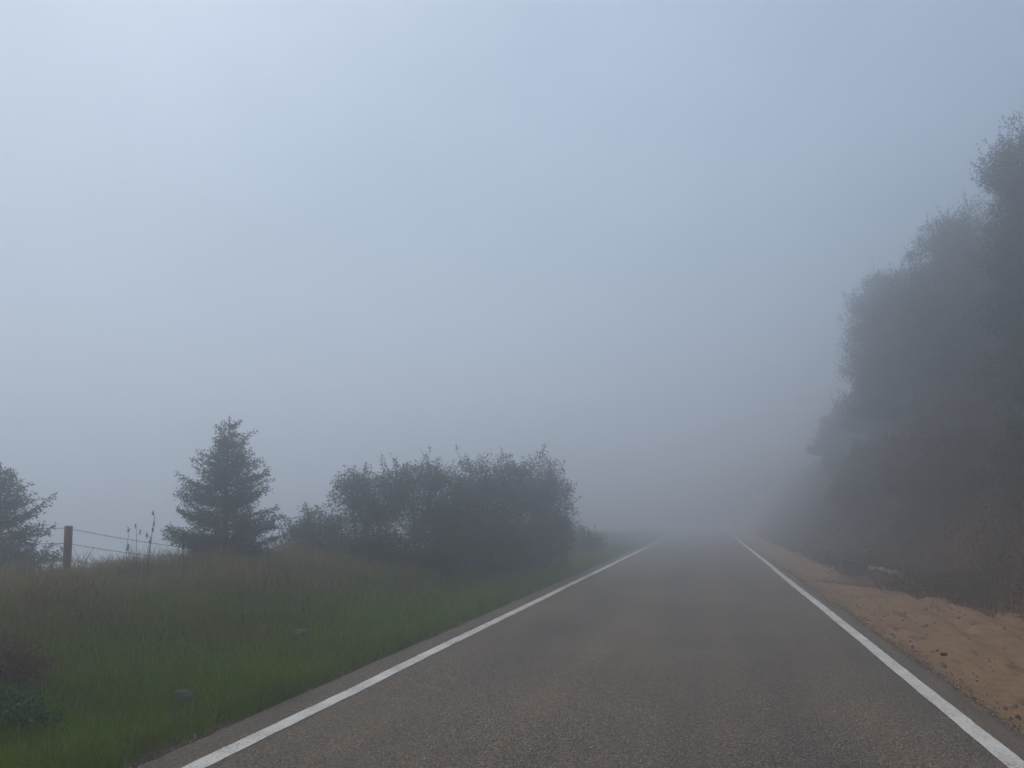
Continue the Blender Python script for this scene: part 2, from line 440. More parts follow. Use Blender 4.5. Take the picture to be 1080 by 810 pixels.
def dens_left(x, y):
    d = np.clip(cam_depth(x, y), 2, None)
    t = np.clip((7.0 / d) ** 1.1, .1, 1)
    gap = sstep(-.30, .02, fbm(x * 1.5, y * 1.5, 94, 3))
    return t * rock_gap(x, y) * (.18 + .82 * gap) * (x > edge_x(y) - 1.2) * sstep(ROAD_L + .06, ROAD_L - .12, x - road_dx(y) + .22 * fbm(y * 2.1, 1.0, 95, 3) + .04)
xy1 = field(520000, (-14, ROAD_L + .1), (1.0, 17), dens_left, RNG)
xy2 = field(260000, (-12, ROAD_L + .1), (17, 60), dens_left, RNG)
xy = (np.concatenate([xy1[0], xy2[0]]), np.concatenate([xy1[1], xy2[1]]))
v, f, at = verge(xy)
def clumps():
    rng = np.random.default_rng(123)
    n = 9000
    y = 2.5 + 34 * rng.uniform(0, 1, n) ** 1.5
    x = ROAD_L - .12 - 7.5 * rng.uniform(0, 1, n) ** 1.7
    s_ = np.clip((ROAD_L - x) / np.maximum(ROAD_L - edge_x(y), .5), 0, 1.3)
    k = (rng.uniform(size=n) < .25 + .75 * sstep(-.25, .2, fbm(x * .9, y * .9, 131, 3))) & (x > edge_x(y) - .6)
    x, y, s_ = x[k], y[k], s_[k]
    m = 34
    d = np.clip(cam_depth(x, y), 3, None)
    rad = rng.uniform(.03, .10, len(x))
    hc = rng.uniform(.13, .32, len(x)) * short_grass(x, y)
    dc = np.clip(sstep(.22, .68, s_ + .4 * fbm(x * .5, y * .5, 91, 3)) * .6 + rng.normal(0, .16, len(x)), 0, 1)
    dc = np.where(rng.uniform(size=len(x)) < .10 * (s_ > .2), rng.uniform(.8, 1, len(x)), dc)
    brink = (s_ > .62) & (rng.uniform(size=len(x)) < .30)          # tall tan weeds along the brink
    hc = np.where(brink, hc * rng.uniform(1.3, 2.1, len(x)), hc); dc = np.where(brink, rng.uniform(.6, 1, len(x)), dc)
    lush = (ROAD_L - x < 1.3) & (rng.uniform(size=len(x)) < .22)    # long green tufts at the tarmac
    hc = np.where(lush, rng.uniform(.24, .40, len(x)), hc); dc = np.where(lush, rng.uniform(0, .25, len(x)), dc)
    bx = (x[:, None] + rng.normal(0, 1, (len(x), m)) * rad[:, None]).ravel()
    by = (y[:, None] + rng.normal(0, 1, (len(x), m)) * rad[:, None]).ravel()
    hh = (hc[:, None] * rng.uniform(.4, 1.15, (len(x), m))).ravel()
    ww = np.repeat(np.clip(.0011 * d, .004, .014), m) * rng.uniform(.7, 1.3, len(bx))
    dr = np.clip(np.repeat(dc, m) + rng.normal(0, .07, len(bx)), 0, 1)
    ok = (bx < ROAD_L - .02) & (rng.uniform(size=len(bx)) < rock_gap(bx, by))
    return blades(bx[ok], by[ok], ground_z(bx[ok], by[ok]) - .01, hh[ok], ww[ok], rng.uniform(.15, .95, ok.sum()), dr[ok], rng)
v2, f2, at2 = clumps()
f = [np.concatenate([f[0], f2[0] + len(v)]), np.concatenate([f[1], f2[1] + len(v)])]
at = {k_: np.concatenate([at[k_], at2[k_]]) for k_ in at}
v = np.concatenate([v, v2])
tag(link('verge_grass', np_mesh('verge_grass', v, f, GRASS, attrs=at)), 'grass on the verge, lush green by the road and dry olive towards the fence', 'grass', kind='stuff')
print('verge blades', len(xy[0]))

# ------------------------------------------------------------------ plants
BARK = bark_mat('bark', (.035, .028, .022), (.085, .07, .055))
CONIF = leaf_mat('conifer_needles', (.016, .044, .030), (.026, .066, .044), (.038, .085, .056), .2)
OAK = leaf_mat('oak_leaves', (.018, .038, .022), (.030, .056, .032), (.048, .074, .040), .25)
BRUSH = leaf_mat('brush_leaves', (.026, .034, .010), (.040, .048, .014), (.062, .056, .022), .25)
RUSSET = leaf_mat('russet_leaves', (.085, .024, .018), (.13, .036, .024), (.16, .060, .034), .25)
BROAD = leaf_mat('broad_leaves', (.012, .055, .014), (.018, .080, .020), (.030, .105, .028), .25)

def conifer(loc, height, radius, label, seed, name='conifer_tree', levels=26, shape=.75, droop=-.05, base_h=.035, tilt=(0, 0)):
    rng = np.random.default_rng(seed)
    root = empty(name, loc, label, 'tree')
    lines = []; nc = []; nd = []; nl = []
    zz = np.linspace(0, height, 12)
    tx = .015 * height * np.sin(zz * 1.3 + seed); ty = .012 * height * np.cos(zz * 1.1 + seed)
    tx = tx + zz * tilt[0]; ty = ty + zz * tilt[1]
    trunk = np.stack([tx - tx[0], ty - ty[0], zz], 1)
    lines.append((trunk, np.linspace(.022, .002, 12) * height ** 1.0))
    for L in range(levels):
        t = base_h + (.94 - base_h) * (L + .5) / levels
        h = t * height
        nb = int(rng.integers(7, 10)) if t < .85 else 4
        a0 = rng.uniform(0, 2 * PI)
        for k in range(nb):
            az = a0 + k * 2 * PI / nb + rng.normal(0, .25)
            hh = h + rng.normal(0, .018 * height)
            if hh > height * .985: continue
            R = radius * (1 - t) ** shape * rng.uniform(.45, 1.1) + .03 * height * rng.uniform(.2, 1) * (1 - .6 * t)
            o = np.array([np.interp(hh, zz, trunk[:, 0]), np.interp(hh, zz, trunk[:, 1]), hh])
            d = np.array([math.cos(az), math.sin(az), 0])
            rise = (.12 + .42 * t - .5 * max(0, t - .75) + droop + rng.normal(0, .16)) * R
            pts = curve_pts(o, o + d * R + np.array([0, 0, rise]), np.array([0, 0, -.07 * R]), 6)
            lines.append((pts, np.linspace(.0045, .0012, 6) * height ** .5 * (0.5 + R / radius)))
            nt_ = max(5, int(R / .055))
            for q in np.linspace(.22, 1.0, nt_):
                c = pts[0] * 0 + np.array([np.interp(q, np.linspace(0, 1, 6), pts[:, j]) for j in range(3)])
                for sd in (-1, 1):
                    tl = (.32 * (1.05 - q) + .08) * R * rng.uniform(.5, 1.3) + .035 * (1 - .55 * t)
                    side = np.array([-d[1], d[0], 0]) * sd
                    td = unit(d * .75 + side * rng.uniform(.4, 1.0) + np.array([0, 0, rng.normal(.22, .35)]))
                    n = max(5, int(tl / .012))
                    w = rng.uniform(0, 1, n)[:, None]
                    nc.append(c + td * tl * w + rng.normal(0, .022, (n, 3)))
                    nd.append(td + rng.normal(0, .45, (n, 3)))
                    nl.append(rng.uniform(.028, .06, n))
    # leader tuft
    n = 45
    w = rng.uniform(0, 1, n)[:, None]
    nc.append(trunk[-1] + np.array([0, 0, -.1 * height]) * w + rng.normal(0, .012, (n, 3))); nd.append(np.array([0, 0, .8]) + rng.normal(0, .5, (n, 3))); nl.append(rng.uniform(.02, .045, n))
    nc = np.concatenate(nc); nd = np.concatenate(nd); nl = np.concatenate(nl)
    v, f = leaf_quads(nc, nd, nl, nl * .42, rng)
    link('crown', np_mesh('conifer_crown', v, f, CONIF), root)
    v, f = tubes(lines, 5)
    link('trunk', np_mesh('conifer_trunk', v, f, BARK, True), root)
    return root

def broadleaf(name, loc, lobes, label, cat, seed, mat=None, leaf=.05, dens=1.0, group=None, stems=1, spread=.15, sig=.15, trunk_r=.05, shell=.45, shoots=.3):
    """lobes: list of (dx,dy,dz, rx,ry,rz) relative to loc. Crown of leaf clumps hung on real limbs."""
    rng = np.random.default_rng(seed)
    root = empty(name, loc, label, cat, group)
    lines = []; C = []; D = []; Ls = []
    st = []
    for s in range(stems):
        a = rng.uniform(0, 2 * PI)
        st.append(np.array([math.cos(a), math.sin(a), 0]) * (spread if stems > 1 else 0))
    cz = np.mean([l[2] for l in lobes]); fork_h = max(.15, .45 * min(l[2] for l in lobes))
    cxy = np.mean([[l[0], l[1]] for l in lobes], axis=0)
    forks = []
    for s in st:
        top = np.array([cxy[0] * .35 + s[0] * 2, cxy[1] * .35 + s[1] * 2, fork_h])
        p = curve_pts(s + np.array([0, 0, -.15]), top, rng.normal(0, .04, 3), 6)
        lines.append((p, np.linspace(trunk_r * 1.25, trunk_r * .8, 6) / math.sqrt(len(st))))
        forks.append(top)
    for li, (dx, dy, dz, rx, ry_, rz) in enumerate(lobes):
        c = np.array([dx, dy, dz]); r = np.array([rx, ry_, rz])
        f0 = forks[li % len(forks)]
        p = curve_pts(f0, c, rng.normal(0, .12, 3) * rx, 7)
        lines.append((p, np.linspace(trunk_r * .65, trunk_r * .28, 7)))
        vol = rx * ry_ * rz
        n = int(dens * 34 * vol ** (2 / 3) / .12) + 6
        dirs = unit(rng.normal(size=(n, 3)))
        rr = shell + (1 - shell) * rng.uniform(0, 1, n) ** .6
        wob = 1 + .32 * np.array([math.sin(3.1 * d[0] + seed) * math.cos(2.7 * d[1] + 2 * seed) + .6 * math.sin(6.3 * d[2] + 5.1 * d[0]) for d in dirs]) * .75
        cc = c + dirs * (rr * wob)[:, None] * r
        cc[:, 2] = np.maximum(cc[:, 2], .08)
        for q in range(n):
            if rng.uniform() < .34:
                k = int(rng.integers(3, 7))
                pp = curve_pts(p[k], cc[q] + rng.normal(0, .03, 3), rng.normal(0, .07, 3) * rx, 5)
                lines.append((pp, np.linspace(trunk_r * .2, .0025, 5)))
            m = int(rng.integers(26, 54))
            off = unit(rng.normal(size=(m, 3))) * (rng.uniform(0, 1, (m, 1)) ** .45) * np.array([sig, sig, sig * .8]) * 1.55
            C.append(cc[q] + off)
            D.append(dirs[q] * .5 + rng.normal(0, .7, (m, 3)) + np.array([0, 0, .15]))
            Ls.append(rng.uniform(.7, 1.35, m) * leaf)
            if dirs[q][2] > -.1 and rr[q] > .75 and rng.uniform() < shoots:       # leafy shoots breaking the outline
                tip = cc[q] + (dirs[q] * .5 + np.array([0, 0, .7]) + rng.normal(0, .25, 3)) * sig * rng.uniform(1.2, 3.0)
                lines.append((np.stack([cc[q], (cc[q] + tip) / 2, tip]), np.array([.005, .004, .002])))
                k = 22; ww = rng.uniform(.1, 1.0, k)[:, None]
                C.append(cc[q] * (1 - ww) + tip * ww + rng.normal(0, leaf * .55, (k, 3)))
                D.append(rng.normal(0, .7, (k, 3)) + np.array([0, 0, .4])); Ls.append(rng.uniform(.6, 1.2, k) * leaf)
    C = np.concatenate(C); D = np.concatenate(D); Ls = np.concatenate(Ls)
    v, f = leaf_quads(C, D, Ls, Ls * .6, rng)
    link('crown', np_mesh(name + '_crown', v, f, mat or OAK), root)
    v, f = tubes(lines, 5)
    link('trunk', np_mesh(name + '_trunk', v, f, BARK, True), root)
    return root

def at_px(px, d):
    p = P(px, HORIZ, d); return p[0], p[1], GZ(p[0], p[1])
def lobes_px(base, lst, d, depth_ratio=1.0):
    """lobes given by where the photo shows them (px, py, r px, depth offset)"""
    o = []
    for px, py, rp, dd in lst:
        p = P(px, py, d + dd); r = rp / FPX * (d + dd)
        o.append((p[0] - base[0], p[1] - base[1], p[2] - base[2], r, r * depth_ratio, r * .9))
    return o

# conifers on the left brink
b = at_px(240, 12.3)
top = P(240, 438, 12.3)[2]
conifer(b, top - b[2], 1.05, 'young conical conifer standing alone right of the fence post', 3, levels=26)
b = at_px(-4, 10.8)
top = P(-4, 488, 10.8)[2]
conifer(b, top - b[2], .90, 'dark conifer cut off by the photo edge, left of the fence post', 11, levels=20, shape=.55)

# thicket of shrubs on the left behind the verge
def shrub(name, basepx, d, lst, label, seed, **kw):
    b = at_px(basepx, d)
    return broadleaf(name, b, lobes_px(b, lst, d), label, kw.pop('cat', 'shrub'), seed, group=kw.pop('group', None), **kw)
TH = 'shrubs of the thicket beside the road'
shrub('shrub', 335, 14.8, [(330, 556, 24, 0), (350, 572, 28, .3), (315, 576, 20, .2), (340, 592, 26, 0), (306, 590, 20, -.2), (322, 560, 18, -.1)], 'small pale shrub at the conifer end of the thicket', 21, stems=3, mat=OAK, leaf=.042, group=TH, sig=.11)
shrub('shrub', 385, 14.4, [(372, 516, 22, 0), (400, 528, 32, .4), (385, 560, 40, 0), (416, 514, 18, .6), (390, 590, 36, 0)], 'open twiggy shrub with ragged top, second from the conifer in the thicket', 22, stems=4, mat=OAK, leaf=.042, dens=1.25, group=TH, sig=.13, shoots=.25)
shrub('shrub', 450, 15.4, [(436, 505, 17, .2), (460, 502, 16, 0), (452, 540, 44, .2), (478, 560, 38, 0), (440, 588, 38, 0)], 'shrub with two upright leafy tufts in the middle of the thicket', 23, stems=4, mat=OAK, leaf=.042, dens=1.3, group=TH, sig=.13, shoots=.25)
shrub('shrub', 520, 17.0, [(505, 510, 28, 0), (530, 514, 30, .4), (515, 555, 48, 0), (480, 545, 34, .2), (515, 585, 44, 0)], 'tall dense dark shrub with the highest top of the thicket', 24, stems=4, mat=OAK, leaf=.045, group=TH, trunk_r=.06, sig=.13)
shrub('shrub', 568, 19.6, [(555, 514, 32, 0), (578, 520, 24, .3), (560, 556, 42, 0), (582, 552, 22, .2), (568, 580, 32, 0)], 'rounded dark shrub closing the thicket at its road end', 25, stems=4, mat=OAK, leaf=.048, group=TH, trunk_r=.06, sig=.13)
shrub('shrub', 612, 26.0, [(606, 568, 16, 0), (626, 573, 12, .3)], 'low faint shrub in the fog past the thicket, next to the road line', 26, stems=3, mat=BRUSH, leaf=.055, group=TH)

# trees on the right bank
def bank_tree(basepx, d, lst, label, seed, name='oak_tree', **kw):
    x, y, z = at_px(basepx, d)
    return broadleaf(name, (x, y, z), lobes_px((x, y, z), lst, d), label, 'tree', seed, group='trees on the bank', **kw)
bank_tree(1150, 16.5, [(1092, 172, 48, 0), (1062, 185, 22, -.4), (1082, 228, 36, .1), (1076, 275, 34, 0), (1086, 325, 46, .2), (1120, 265, 66, .3), (1180, 200, 90, .5), (1160, 330, 90, 0), (1120, 390, 70, .3), (1170, 450, 80, 0)], 'tree with dark drooping crown at the top corner, highest above the road', 31, leaf=.045, trunk_r=.13, sig=.15, dens=1.25)
bank_tree(1065, 23.0, [(1012, 258, 40, 0), (1050, 300, 66, .5), (985, 320, 50, -.3), (1090, 370, 80, 0), (1010, 375, 62, .4), (1040, 440, 70, .2), (1085, 470, 70, 0)], 'broad pale tree on the bank below and behind the corner tree', 32, leaf=.05, trunk_r=.14, sig=.19, dens=1.2)
bank_tree(992, 28.0, [(945, 318, 36, 0), (920, 338, 24, -.3), (965, 365, 54, .5), (930, 385, 32, 0), (955, 430, 50, .3), (985, 470, 54, 0)], 'faint tree leaning out furthest over the road from the bank', 33, leaf=.055, trunk_r=.13, sig=.22, dens=1.2)
bank_tree(940, 35.0, [(922, 425, 24, 0), (940, 405, 32, .6), (955, 440, 42, 0), (930, 465, 36, .3), (950, 490, 40, 0)], 'foggy grey tree on the bank just below the leaning tree', 34, leaf=.075, trunk_r=.12, sig=.2)
bank_tree(900, 45.0, [(886, 462, 22, 0), (902, 446, 24, .5), (912, 480, 30, 0), (890, 500, 26, .2), (884, 525, 24, 0)], 'last tree dissolving in the fog above the vanishing road', 35, leaf=.09, trunk_r=.12, sig=.24)

DRYB = leaf_mat('dry_brown_leaves', (.085, .038, .026), (.125, .056, .038), (.15, .078, .05), .25)
x, y, z = at_px(985, 21.0)
broadleaf('bank_shrub', (x, y, z), lobes_px((x, y, z), [(1000, 455, 44, 0), (965, 485, 38, -.2), (1030, 490, 46, .2)], 21.0), 'tall reddish brown shrub on the bank below the broad pale tree', 'shrub', 43, mat=DRYB, leaf=.045, stems=4, group='shrubs on the bank', sig=.15, trunk_r=.04)
x, y, z = at_px(905, 27.0)
broadleaf('bank_shrub', (x, y, z), lobes_px((x, y, z), [(922, 490, 30, 0), (902, 518, 24, -.2), (940, 515, 30, .2)], 27.0), 'brown shrub in the fog at the bank foot below the leaning tree', 'shrub', 44, mat=DRYB, leaf=.055, stems=4, group='shrubs on the bank', sig=.18, trunk_r=.04)
# shrubs on the bank: four built, the rest copied
BG = 'shrubs on the bank'
def bank_shrub(seed, x, y, h, label, mat):
    return broadleaf('bank_shrub', (x, y, GZ(x, y)), [(0, 0, .55 * h, .7 * h, .7 * h, .5 * h), (.4 * h, .3 * h, .7 * h, .5 * h, .5 * h, .4 * h), (-.45 * h, -.2 * h, .4 * h, .45 * h, .45 * h, .35 * h)], label, 'shrub', seed, mat=mat, leaf=.05, stems=4, group=BG, sig=.14, trunk_r=.03)
def copy_thing(o, x, y, rz, s, label):
    c = o.copy(); COL.objects.link(c)
    c.location = (x, y, GZ(x, y) - .05); c.rotation_euler = (0, 0, rz); c.scale = (s, s, s)
    c['label'] = label
    for ch in list(o.children):
        k = ch.copy(); COL.objects.link(k); k.parent = c
    return c
s1 = bank_shrub(41, 6.0, 13.6, 1.1, 'olive shrub low on the bank, nearest to the sandy berm', BRUSH)
s2 = bank_shrub(42, 6.6, 17.4, 1.3, 'dark shrub on the bank above the pale log', OAK)
for src, x, y, rz, s, lb in (
    (s2, 7.4, 14.6, 1.1, 1.15, 'dark shrub halfway up the bank beneath the corner tree'),
    (s1, 6.6, 21.0, 2.2, 1.2, 'shrub on the bank above the dark boulder'),
    (s2, 5.9, 24.5, 3.0, 1.0, 'grey shrub at the bank foot behind the dark boulder'),
    (s1, 8.0, 18.5, 4.1, 1.3, 'shrub high on the bank under the broad pale tree'),
    (s2, 5.6, 29.5, 5.2, 1.2, 'blurred shrub at the bank foot where the sand strip narrows'),
    (s1, 6.6, 34.5, .5, 1.1, 'faint shrub on the bank under the last trees'),
    (s2, 6.6, 41.0, 1.7, 1.0, 'barely visible shrub by the road edge where it vanishes')):
    copy_thing(src, x, y, rz, s, lb)

# brush covering the bank (stuff)
BOUL = P(899, 603, 19.8); LOGA = P(918, 604, 20.4); LOGB = P(951, 602, 18.7)
def clear_spot(x, y):
    r = np.ones_like(x)
    for p, q in ((BOUL, .75), (LOGA, .3), ((LOGA + LOGB) / 2, .35), (LOGB, .3)):
        for back in (0, .4, .8, 1.2):                    # low growth on the road side of them too
            r = r * sstep(q, q + .25, np.hypot(x - p[0] * (1 - back / 21), y - p[1] * (1 - back / 21)))
    return .06 + .94 * r
def bank_cover():
    rng = np.random.default_rng(55)
    n = 170000
    x = rng.uniform(3.5, 17, n); y = rng.uniform(3, 70, n)
    fx = foot_x(y)
    d = np.clip(cam_depth(x, y), 4, None)
    k = rng.uniform(size=n) < np.clip((12 / d) ** .8, .15, 1) * sstep(veg_x(y) + .1, veg_x(y) + .6, x + .5 * fbm(x * .9, y * .9, 96, 3)) * clear_spot(x, y) * (.25 + .75 * sstep(-.3, .1, fbm(x * .8, y * .8, 97, 3)))
    k |= (rng.uniform(size=n) < .05 * np.clip((12 / d), .1, 1)) & (x > veg_x(y) - .35) & (x < veg_x(y) + .4)
    x, y = x[k], y[k]; d = d[k]
    h = np.where(x < veg_x(y) + .1, .35, 1) * rng.uniform(.12, .45, len(x)) * (1 + fbm(x * .9, y * .9, 98, 3))
    dry = np.clip(.55 + .5 * fbm(x * .6, y * .6, 99, 3) + rng.normal(0, .15, len(x)), 0, 1)
    v, f, at = blades(x, y, ground_z(x, y) - .02, h, np.clip(.0013 * d, .006, .03) * rng.uniform(.7, 1.5, len(x)), rng.uniform(.2, .9, len(x)), dry, rng)
    m = grass_mat('bank_weeds', (.030, .044, .010), (.050, .044, .016), (.085, .062, .030))
    tag(link('bank_brush', np_mesh('bank_brush', v, f, m, attrs=at)), 'dark weeds and dry brush covering the bank above the sand', 'brush', kind='stuff')
bank_cover()
def undergrowth():
    rng = np.random.default_rng(66)
    n = 26000
    x = rng.uniform(3.5, 15, n); y = rng.uniform(5, 60, n)
    d = cam_depth(x, y); fx = foot_x(y)
    k = (rng.uniform(size=n) < np.clip((14 / np.clip(d, 4, None)), .2, 1) * sstep(veg_x(y) + .1, veg_x(y) + .6, x + .5 * fbm(x * .9, y * .9, 96, 3)) * clear_spot(x, y) * sstep(-.32, .12, fbm(x * .7, y * .7, 111, 3)))
    x, y, d = x[k], y[k], np.clip(d[k], 5, None)
    m = 34
    hh = .10 + .55 * np.clip(fbm(x * .55, y * .55, 112, 3) + .35, 0, 1)
    c = np.stack([x, y, ground_z(x, y)], 1)[:, None, :] + rng.normal(0, 1, (len(x), m, 3)) * np.array([.16, .16, .05]) + np.stack([np.zeros((len(x), m)), np.zeros((len(x), m)), hh[:, None] * rng.uniform(0, 1, (len(x), m))], -1)
    L = (np.clip(.0032 * d, .03, .09)[:, None] * rng.uniform(.7, 1.3, (len(x), m))).ravel()
    v, f = leaf_quads(c.reshape(-1, 3), rng.normal(0, .7, (len(L), 3)) + np.array([-.2, 0, .4]), L, L * .6, rng)
    tag(link('bank_undergrowth', np_mesh('bank_undergrowth', v, f, BRUSH)), 'tangled leafy undergrowth spread over the bank below the trees', 'undergrowth', kind='stuff')
    print('undergrowth leaves', len(L))
undergrowth()

# ------------------------------------------------------------------ fence
WOOD = bark_mat('post_wood', (.15, .080, .056), (.26, .145, .105))
m_, nt_, out_ = new_mat('fence_wire')
principled(nt_, out_, (.16, .16, .165), .6).inputs['Metallic'].default_value = .5
WIRE = m_
def fence():
    p1 = P(72.5, 557, 9.6); p0 = P(-120, 556, 8.8); p2 = P(236, 581, 13.5)
    g1 = GZ(p1[0], p1[1])
    root = empty('wire_fence', (p1[0], p1[1], g1), 'barbed wire fence with a weathered wooden post above the dry grass', 'fence')
    org = np.array([p1[0], p1[1], g1])
    for p, lean in ((p0, (.02, 0)), (p1, (.045, .01)), (p2, (-.03, 0))):
        g = GZ(p[0], p[1])
        h = p[2] - g + .03
        zs = np.array([-.4, 0, .3 * h, .6 * h, h - .012, h])
        pts = np.stack([(zs - h) * lean[0], (zs - h) * lean[1], zs], 1) + np.array([p[0], p[1], g]) - org
        v, f = tubes([(pts, np.array([.050, .050, .049, .048, .047, .040]))], 10)
        v = v + RNG.normal(0, .0015, v.shape)
        link('post', np_mesh('fence_post', v, f, WOOD, True), root)
    for dz, sag in ((0, .04), (-.19, .05), (-.40, .05)):
        lines = []
        A = p0 + np.array([0, 0, dz]); B = p1 + np.array([0.03, -.06, dz]); C_ = p2 + np.array([0, 0, dz * .9])
        pts = np.concatenate([curve_pts(A, B, (0, 0, -sag * .3), 12)[:-1], curve_pts(B, C_, (0, 0, -sag), 16)]) - org
        lines.append((pts, np.full(len(pts), .0034)))
        for t in np.linspace(.04, .97, 46):
            i = t * (len(pts) - 1); k = int(i); q = pts[k] * (1 - i + k) + pts[min(k + 1, len(pts) - 1)] * (i - k)
            dv = unit(RNG.normal(size=3)) * .022
            lines.append((np.stack([q - dv, q, q + dv]), np.array([.001, .0035, .001])))
        v, f = tubes(lines, 4)
        link('wire', np_mesh('fence_wire', v, f, WIRE), root)
fence()

# ------------------------------------------------------------------ weeds, tufts
STRAW = grass_mat('straw', (.10, .075, .045), (.17, .125, .07), (.30, .22, .12))
DEAD = bark_mat('dead_stalk', (.045, .035, .028), (.10, .075, .055))
def tuft(px, py, d, n, h, r, label, seed, mat=STRAW, dry=(.2, 1), name='grass_tuft', group='dry grass tufts', w=.007):
    rng = np.random.default_rng(seed)
    x, y, z = at_px(px, d)
    a = rng.uniform(0, 2 * PI, n); q = r * np.sqrt(rng.uniform(0, 1, n))
    hh = h * rng.uniform(.45, 1.1, n)
    lx, ly = np.cos(a) * q, np.sin(a) * q
    zz = ground_z(x + lx, y + ly) - z - .02
    v, f, at = blades(lx, ly, zz, hh, np.full(n, w) * rng.uniform(.7, 1.3, n), rng.uniform(.05, .5, n), rng.uniform(*dry, n), rng)
    return tag(link(name, np_mesh(name, v, f, mat, attrs=at), loc=(x, y, z)), label, 'grass tuft', group)
tuft(147, 600, 9.7, 130, 0.50, 0.16, 'tall straw grass tuft between the post and the seeded weed stalk', 201)
tuft(118, 600, 9.5, 60, 0.34, 0.20, 'thin dry grass tuft just right of the fence post', 202)
tuft(182, 600, 10.2, 160, 0.40, 0.24, 'brown grass tuft at the foot of the conifer beside the weed stalk', 203)
tuft(345, 605, 11.2, 420, 0.40, 0.40, 'golden straw tuft in front of the small pale shrub', 204, dry=(.5, 1))
tuft(285, 605, 10.8, 220, 0.34, 0.32, 'brown dry tuft in front of the conifer trunk', 205, dry=(.1, .7))
tuft(425, 605, 12.5, 300, 0.36, 0.40, 'dry tuft at the base of the thicket middle', 206, dry=(0, .6))
tuft(40, 605, 9.1, 140, 0.32, 0.24, 'dry brown tuft left of the fence post below the conifer', 207, dry=(0, .7))
tuft(212, 605, 10.3, 160, 0.34, 0.24, 'dark brown tuft under the left side of the lone conifer', 208, dry=(0, .6))
tuft(385, 690, 8.3, 11, .50, .12, 'few pale thin grass stalks rising from the green verge', 209, dry=(.8, 1), w=.006)
def stalk(px, pybase, d, toppx, toppy, label, seed, heads=4, r=.006):
    rng = np.random.default_rng(seed)
    x, y, z = at_px(px, d)
    o = np.array([x, y, z]); t = P(toppx, toppy, d) - o
    root = empty('weed_stalk', (x, y, z), label, 'weed', 'dead weed stalks')
    main = curve_pts((0, 0, -.03), t, rng.normal(0, .015, 3), 9)
    lines = [(main, np.linspace(r, r * .35, 9))]
    H = []
    for k in range(heads):
        q = rng.uniform(.6, .97) if k else 1.0
        i = q * 8; j = min(int(i), 7); p = main[j] * (1 - i + j) + main[j + 1] * (i - j)
        e = p + np.array([rng.normal(0, .02), rng.normal(0, .02), rng.uniform(.01, .05)])
        lines.append((np.stack([p, (p + e) / 2, e]), np.array([r * .4, r * .35, r * .3])))
        H.append(e)
    v, f = tubes(lines, 5)
    link('stem', np_mesh('weed_stem', v, f, DEAD, True), root)
    for e in H:
        n = 16
        C = rng.normal(0, 1, (n, 3)) * np.array([.005, .005, .018])
        v, f = leaf_quads(C, rng.normal(0, .6, C.shape) + np.array([0, 0, .8]), .026, .012, rng)
        link('seed_head', np_mesh('weed_seed_head', v, f, DEAD), root, tuple(e))
stalk(154, 606, 9.3, 163, 545, 'tallest dead weed stalk with dark seed heads near the conifer', 301, 6, .008)
stalk(146, 606, 9.5, 144, 556, 'thin upright dead stalk beside the tallest weed', 302, 2, .005)
stalk(44, 606, 9.2, 66, 580, 'dead stalk leaning right towards the fence post', 303, 3, .006)
stalk(133, 606, 9.5, 136, 562, 'short dead stalk between the fence post and the thin upright stalk', 304, 3, .005)
stalk(193, 610, 9.5, 192, 577, 'dead stalk with dark head in front of the conifer edge', 305, 4, .006)

# russet bush and dark leafy plant at the left edge
def low_plant(name, px, d, h, r, label, cat, seed, mat, leaf, n=26, leafn=30):
    rng = np.random.default_rng(seed)
    x, y, z = at_px(px, d)
    root = empty(name, (x, y, z), label, cat)
    lines = []; C = []; D = []
    for k in range(n):
        a = rng.uniform(0, 2 * PI); q = r * math.sqrt(rng.uniform(0.02, 1))
        e = np.array([math.cos(a) * q, math.sin(a) * q, h * rng.uniform(.5, 1.0) * (1 - .4 * (q / r) ** 2)])
        e[2] += GZ(x + e[0], y + e[1]) - z
        p = curve_pts((e[0] * .2, e[1] * .2, -.04), e, (0, 0, .06), 6)
        lines.append((p, np.linspace(.005, .0015, 6)))
        w = rng.uniform(.25, 1.05, leafn)
        pos = np.stack([np.interp(w, np.linspace(0, 1, 6), p[:, j]) for j in range(3)], 1)
        C.append(pos + rng.normal(0, leaf * .7, (leafn, 3))); D.append(rng.normal(0, .7, (leafn, 3)) + unit(e) * .5)
    C = np.concatenate(C); D = np.concatenate(D)
    v, f = leaf_quads(C, D, leaf * rng.uniform(.6, 1.3, len(C)), leaf * .55, rng)
    link('foliage', np_mesh(name + '_foliage', v, f, mat), root)
    v, f = tubes(lines, 4)
    link('stem', np_mesh(name + '_stem', v, f, DEAD, True), root)
low_plant('russet_bush', 2, 5.6, .38, .34, 'dark reddish brown bush at the left photo edge above the leafy plant', 'bush', 401, RUSSET, .024, 90, 44)
low_plant('leafy_plant', 4, 5.0, .24, .33, 'low dark green leafy plant below the reddish bush', 'plant', 402, BROAD, .045, 60, 18)

